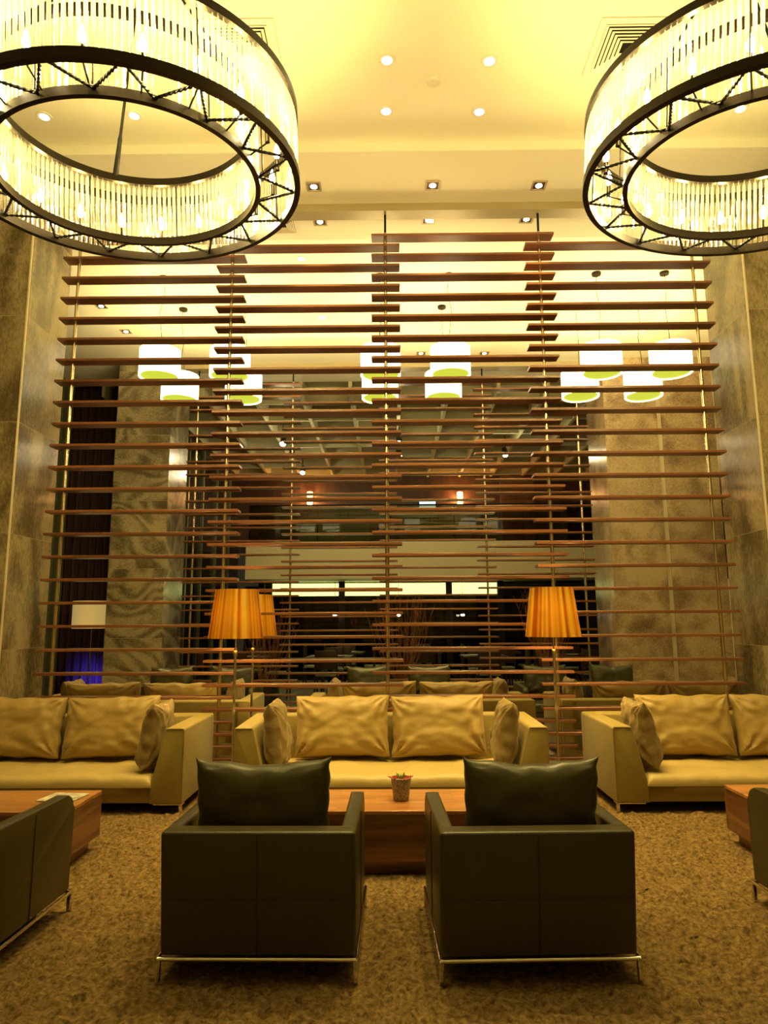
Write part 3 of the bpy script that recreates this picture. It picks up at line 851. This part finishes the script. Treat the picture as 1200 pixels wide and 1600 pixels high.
# ------------------------------------------------------------------ curtain corner at the left
bm = bmesh.new(); n = 90; prev = None
for i in range(n + 1):
    u = i / n; x = -5.62 + u * 1.25
    y = 11.72 + .045 * math.sin(u * 2 * PI * 10 + .6 * math.sin(u * 9)) + .012 * math.sin(u * 55)
    a = [bm.verts.new((x, y, z)) for z in (.02, 1.8, 3.6, 5.5)]
    if prev:
        for k in range(3): bm.faces.new((prev[k], a[k], a[k + 1], prev[k + 1]))
    prev = a
cu = obj('curtain', bm, M['curtain']); cu.modifiers.new('thick', 'SOLIDIFY').thickness = .006
tag(cu, 'dark plum floor-length curtain behind the left far pier, lit blue at its foot', 'curtain')
t = thing('uplight', 'small blue floor uplight at the foot of the plum curtain', 'light', (-4.75, 11.25, 0))
obj('housing', lathe([(0, 0), (.05, 0), (.05, .10), (.042, .10), (.042, .085), (0, .085)], 20), M['black'], t)
obj('lens', lathe([(0, .086), (.04, .086), (.04, .09), (0, .09)], 20), emit('blue_lens', (.1, .1, 1.), 3), t)
light('SPOT', 'blue_beam', (0, 0, .13), 55, (.10, .07, 1.), t, rot=(R(112), 0, R(20)), spot_size=R(75), spot_blend=.8, shadow_soft_size=.05)
t = thing('floor_lamp', 'slim floor lamp with beige linen drum shade in front of the curtain', 'lamp', (-4.79, 11.15, 0))
obj('base', lathe([(0, 0), (.14, 0), (.14, .015), (0, .02)], 28), M['chrome'], t)
obj('pole', tube([(0, 0, .015), (0, 0, 1.5)], .009, seg=10), M['chrome'], t)
obj('shade', lathe([(.30, 1.305), (.30, 1.735), (.296, 1.735), (.296, 1.305), (.30, 1.305)], 40), M['beige_shade'], t)
obj('spider', tube([(-.297, 0, 1.5), (.297, 0, 1.5)], .004, seg=6), M['chrome'], t)

# ------------------------------------------------------------------ twig arrangements
def twigs(loc, spread, h, n, seed, pot, label, white=False):
    t = thing('twig_arrangement', label, 'plant', loc, group='tall dried twig arrangements')
    rr = random.Random(seed)
    if white: obj('planter', box((-.22, -.18, 0), (.22, .18, .62), .01), M[pot], t)
    else: obj('planter', lathe([(0, 0), (.15, 0), (.19, .05), (.20, .40), (.18, .40), (.17, .36), (0, .36)], 28), M[pot], t)
    zb = .61 if white else .36
    for k in range(n):
        a = rr.uniform(0, 2 * PI); s = spread * rr.random() ** .6; hh = h * rr.uniform(.65, 1.0)
        base = Vector((math.cos(a) * .08, math.sin(a) * .08, zb))
        tip = Vector((math.cos(a) * s, math.sin(a) * s * .6, hh))
        pts = []; ph = rr.uniform(0, 6)
        for i in range(9):
            u = i / 8; p = base.lerp(tip, u)
            out = .22 * math.sin(u * PI * .5) * s
            p += Vector((math.cos(a) * out * (1 - u) * u * 2 + .018 * math.sin(u * 9 + ph), .018 * math.cos(u * 8 + ph), 0))
            pts.append(p)
        bm = bmesh.new(); add_tube(bm, pts, .0055, .002, 5)
        for q in range(3):
            i = rr.randint(3, 7); b0 = pts[i]
            d = Vector((rr.uniform(-.09, .09), rr.uniform(-.06, .06), rr.uniform(.12, .25)))
            add_tube(bm, [b0, b0 + d * .5 + Vector((rr.uniform(-.02, .02), 0, 0)), b0 + d], .003, .0015, 4)
        obj('twig', bm, M['twig'], t)
    return t
twigs((.16, 11.25, 0), .60, 1.92, 46, 1, 'pot_dark', 'tall fan of dried twigs behind the middle sofas')
twigs((-1.98, 11.25, 0), .50, 1.90, 36, 2, 'pot_dark', 'tall fan of dried twigs behind the left gold lamp')
twigs((2.55, 11.35, 0), .62, 1.93, 46, 3, 'pot_white', 'tall fan of dried twigs in a white planter behind the right gold lamp', True)

# ------------------------------------------------------------------ dining hall
def make_dchair():
    t = thing('dining_chair', 'x', 'chair', group='dark dining chairs in the far hall')
    obj('seat', box((-.21, -.21, .43), (.21, .21, .47), .015), M['pale_green'], t)
    obj('backrest', box((-.20, .18, .55), (.20, .21, .88), .012), M['dark_wood'], t)
    for sx in (-1, 1):
        for sy in (-1, 1):
            obj('leg', tube([(sx * .20, sy * .20, 0), (sx * .19, sy * .19, .90 if sy > 0 else .44)], .017, seg=6), M['dark_wood'], t)
    return t
def make_dtable():
    t = thing('dining_table', 'x', 'table', group='dark dining tables in the far hall')
    obj('tabletop', box((-.42, -.42, .71), (.42, .42, .75), .006), M['dark_wood'], t)
    obj('pedestal', tube([(0, 0, .02), (0, 0, .71)], .045, seg=12), M['black'], t)
    obj('foot', box((-.25, -.25, 0), (.25, .25, .025), .004), M['black'], t)
    return t
dc, dt = make_dchair(), make_dtable(); f1 = f2 = True
pos = [(-2.75, 13.2), (-1.15, 13.3), (1.75, 13.3), (-1.0, 15.0), (.7, 15.1), (2.3, 15.0), (3.6, 13.4)]
wh = ['leftmost near', 'second near from left', 'near middle', 'far left', 'far middle', 'far right', 'rightmost near']
pl = obj('plate', lathe([(0, 0), (.07, 0), (.115, .014), (.112, .016), (.07, .005), (0, .005)], 24), M['pot_white'])
f3 = True
for i, (x, y) in enumerate(pos):
    o = dt if f2 else copy_tree(dt); f2 = False
    o.location = (x, y, 0); o.rotation_euler = (0, 0, R(random.uniform(-4, 4))); o['label'] = 'dark square dining table in the far hall, %s one' % wh[i]
    for k, (dx, dy, a, n_) in enumerate(((0, -.62, PI, 'near side'), (0, .62, 0, 'far side'), (-.64, 0, PI / 2, 'left side'), (.64, 0, -PI / 2, 'right side'))):
        if k == 2 and i in (1, 4, 5): continue
        c = dc if f1 else copy_tree(dc); f1 = False
        c.location = (x + dx, y + dy, 0); c.rotation_euler = (0, 0, a)
        c['label'] = 'dark chair at the %s of the %s dining table' % (n_, wh[i])
    for k, dx in enumerate((-.2, .2)):
        p = pl if f3 else pl.copy()
        if not f3: COL.objects.link(p)
        f3 = False
        p.location = (x + dx, y - .2, .751)
        tag(p, 'pale plate on the %s half of the %s dining table' % ('left' if dx < 0 else 'right', wh[i]), 'plate', 'plates on the far dining tables')
def make_bulb_pendant():
    t = thing('pendant_light', 'x', 'pendant lamp', group='small bare bulb pendants in the far hall')
    obj('cord', tube([(0, 0, .10), (0, 0, .86)], .006, seg=6), M['black'], t)
    obj('cap', lathe([(0, .10), (.02, .10), (.04, .045), (.038, .045), (.0, .08)], 16), M['bronze'], t)
    obj('bulb', lathe([(0, 0), (.035, .005), (.045, .028), (.035, .046), (0, .05)], 16), M['lens'], t)
    return t
bp = make_bulb_pendant()
for k, (x, n_) in enumerate(((-1.32, 'left'), (.19, 'middle'), (1.70, 'right'))):
    o = bp if k == 0 else copy_tree(bp)
    o.location = (x, 16.45, 1.50); o['label'] = 'small shaded bulb hanging in the far hall, %s of three' % n_
# track spotlights under the coffers
def make_spot():
    t = thing('ceiling_spotlight', 'x', 'spotlight', group='hall spotlights under the coffers')
    obj('stem', tube([(0, 0, .14), (0, 0, .42)], .012, seg=8), M['black'], t)
    h = obj('housing', lathe([(0, .2), (.055, .2), (.06, .19), (.06, 0), (.05, 0), (.05, .03), (0, .03)], 20), M['black'], t)
    h.rotation_euler = (R(-38), 0, 0)
    l = obj('lens', lathe([(0, -.03), (.035, -.02), (.055, .0), (.05, .026), (0, .026)], 20), M['bulb'], h)
    light('POINT', 'spot_glow', (0, -.10, -.08), 15, (1., .82, .42), t, shadow_soft_size=.06)
    return t
sp = make_spot()
for k, (x, y, n_) in enumerate(((-2.12, 13.3, 'brightest at the upper left'), (.19, 13.3, 'bright one near the middle rod'), (-2.10, 14.35, 'second below at the left'),
                                (.20, 14.35, 'just below the bright middle one'), (2.47, 14.35, 'the one at the right'), (-2.07, 16.0, 'lowest at the left'))):
    o = sp if k == 0 else copy_tree(sp)
    o.location = (x, y, 4.88); o['label'] = 'black cylinder spotlight in the far hall, ' + n_
# gallery above the bulkhead
t = thing('glass_railing', 'glass balustrade with slim rail along the far upper gallery', 'railing', (0, 15.98, 3.22))
obj('pane', box((-3.3, 0, 0), (6.3, .015, .85)), M['pane'], t, smooth=False)
obj('handrail', tube([(-3.3, .008, .87), (6.3, .008, .87)], .02, seg=8), M['bronze'], t)
for k in range(7): obj('post', box((-3.3 + k * 1.6 - .015, .01, 0), (-3.3 + k * 1.6 + .015, .05, .87)), M['bronze'], t)
def make_bench():
    t = thing('lounge_bench', 'x', 'bench', group='pale benches on the far gallery')
    obj('seat', box((-.9, 0, .0), (.9, .6, .40), .04), M['pale_green'], t)
    obj('backrest', box((-.9, .5, .40), (.9, .66, .72), .04), M['pale_green'], t)
    return t
bn = make_bench(); bn.location = (-1.45, 17.3, 3.22); bn['label'] = 'pale green bench on the far gallery, left one'
copy_tree(bn, (1.15, 17.3, 3.22), 0, 'pale green bench on the far gallery, right one')
def make_sconce():
    t = thing('wall_sconce', 'x', 'wall lamp', group='amber wall sconces')
    obj('back_plate', box((-.06, -.02, -.10), (.06, 0, .10), .005), M['black'], t)
    obj('shade', lathe([(.06, -.17), (.075, -.16), (.075, .16), (.06, .17)], 20, (0, -.09, 0)), M['sconce'], t)
    light('POINT', 'sconce_light', (0, -.26, 0), 45, (1., .45, .12), t, shadow_soft_size=.06)
    return t
sn = make_sconce(); sn.location = (-2.17, 18.5, 4.70); sn['label'] = 'glowing amber wall sconce, left of two on the far dark wall'
copy_tree(sn, (1.90, 18.5, 4.67), 0, 'glowing amber wall sconce, right of two on the far dark wall')
t = thing('wall_screen', 'small lit blue-white screen high on the far dark wall', 'screen', (1.02, 18.47, 4.50))
obj('bezel', box((-.26, 0, -.19), (.26, .03, .19), .006), M['black'], t)
obj('display', box((-.22, -.004, -.15), (.22, 0, .15)), M['screen'], t, smooth=False)
t = thing('ceiling_light_panel', 'long bright lit panel under the far gallery', 'ceiling light', (0, 17.3, 0))
obj('panel', box((-2.95, 0, 2.02), (2.75, .04, 2.33)), M['light_box'], t, smooth=False)
obj('housing', box((-3.0, .04, 2.0), (2.8, .10, 2.36)), M['black'], t, smooth=False)

# ------------------------------------------------------------------ light and output
w = bpy.data.worlds.new('world'); S.world = w; w.use_nodes = True
w.node_tree.nodes['Background'].inputs[0].default_value = (1, .72, .35, 1)
w.node_tree.nodes['Background'].inputs[1].default_value = .02
S.view_settings.view_transform = 'Standard'; S.view_settings.look = 'None'
S.view_settings.gamma = 1; S.view_settings.use_curve_mapping = False
S.view_settings.exposure = 0.3
c = S.cycles
c.max_bounces = 8; c.diffuse_bounces = 4; c.glossy_bounces = 4; c.transparent_max_bounces = 40; c.transmission_bounces = 6
c.sample_clamp_indirect = 6; c.caustics_reflective = False; c.caustics_refractive = False
c.use_denoising = True
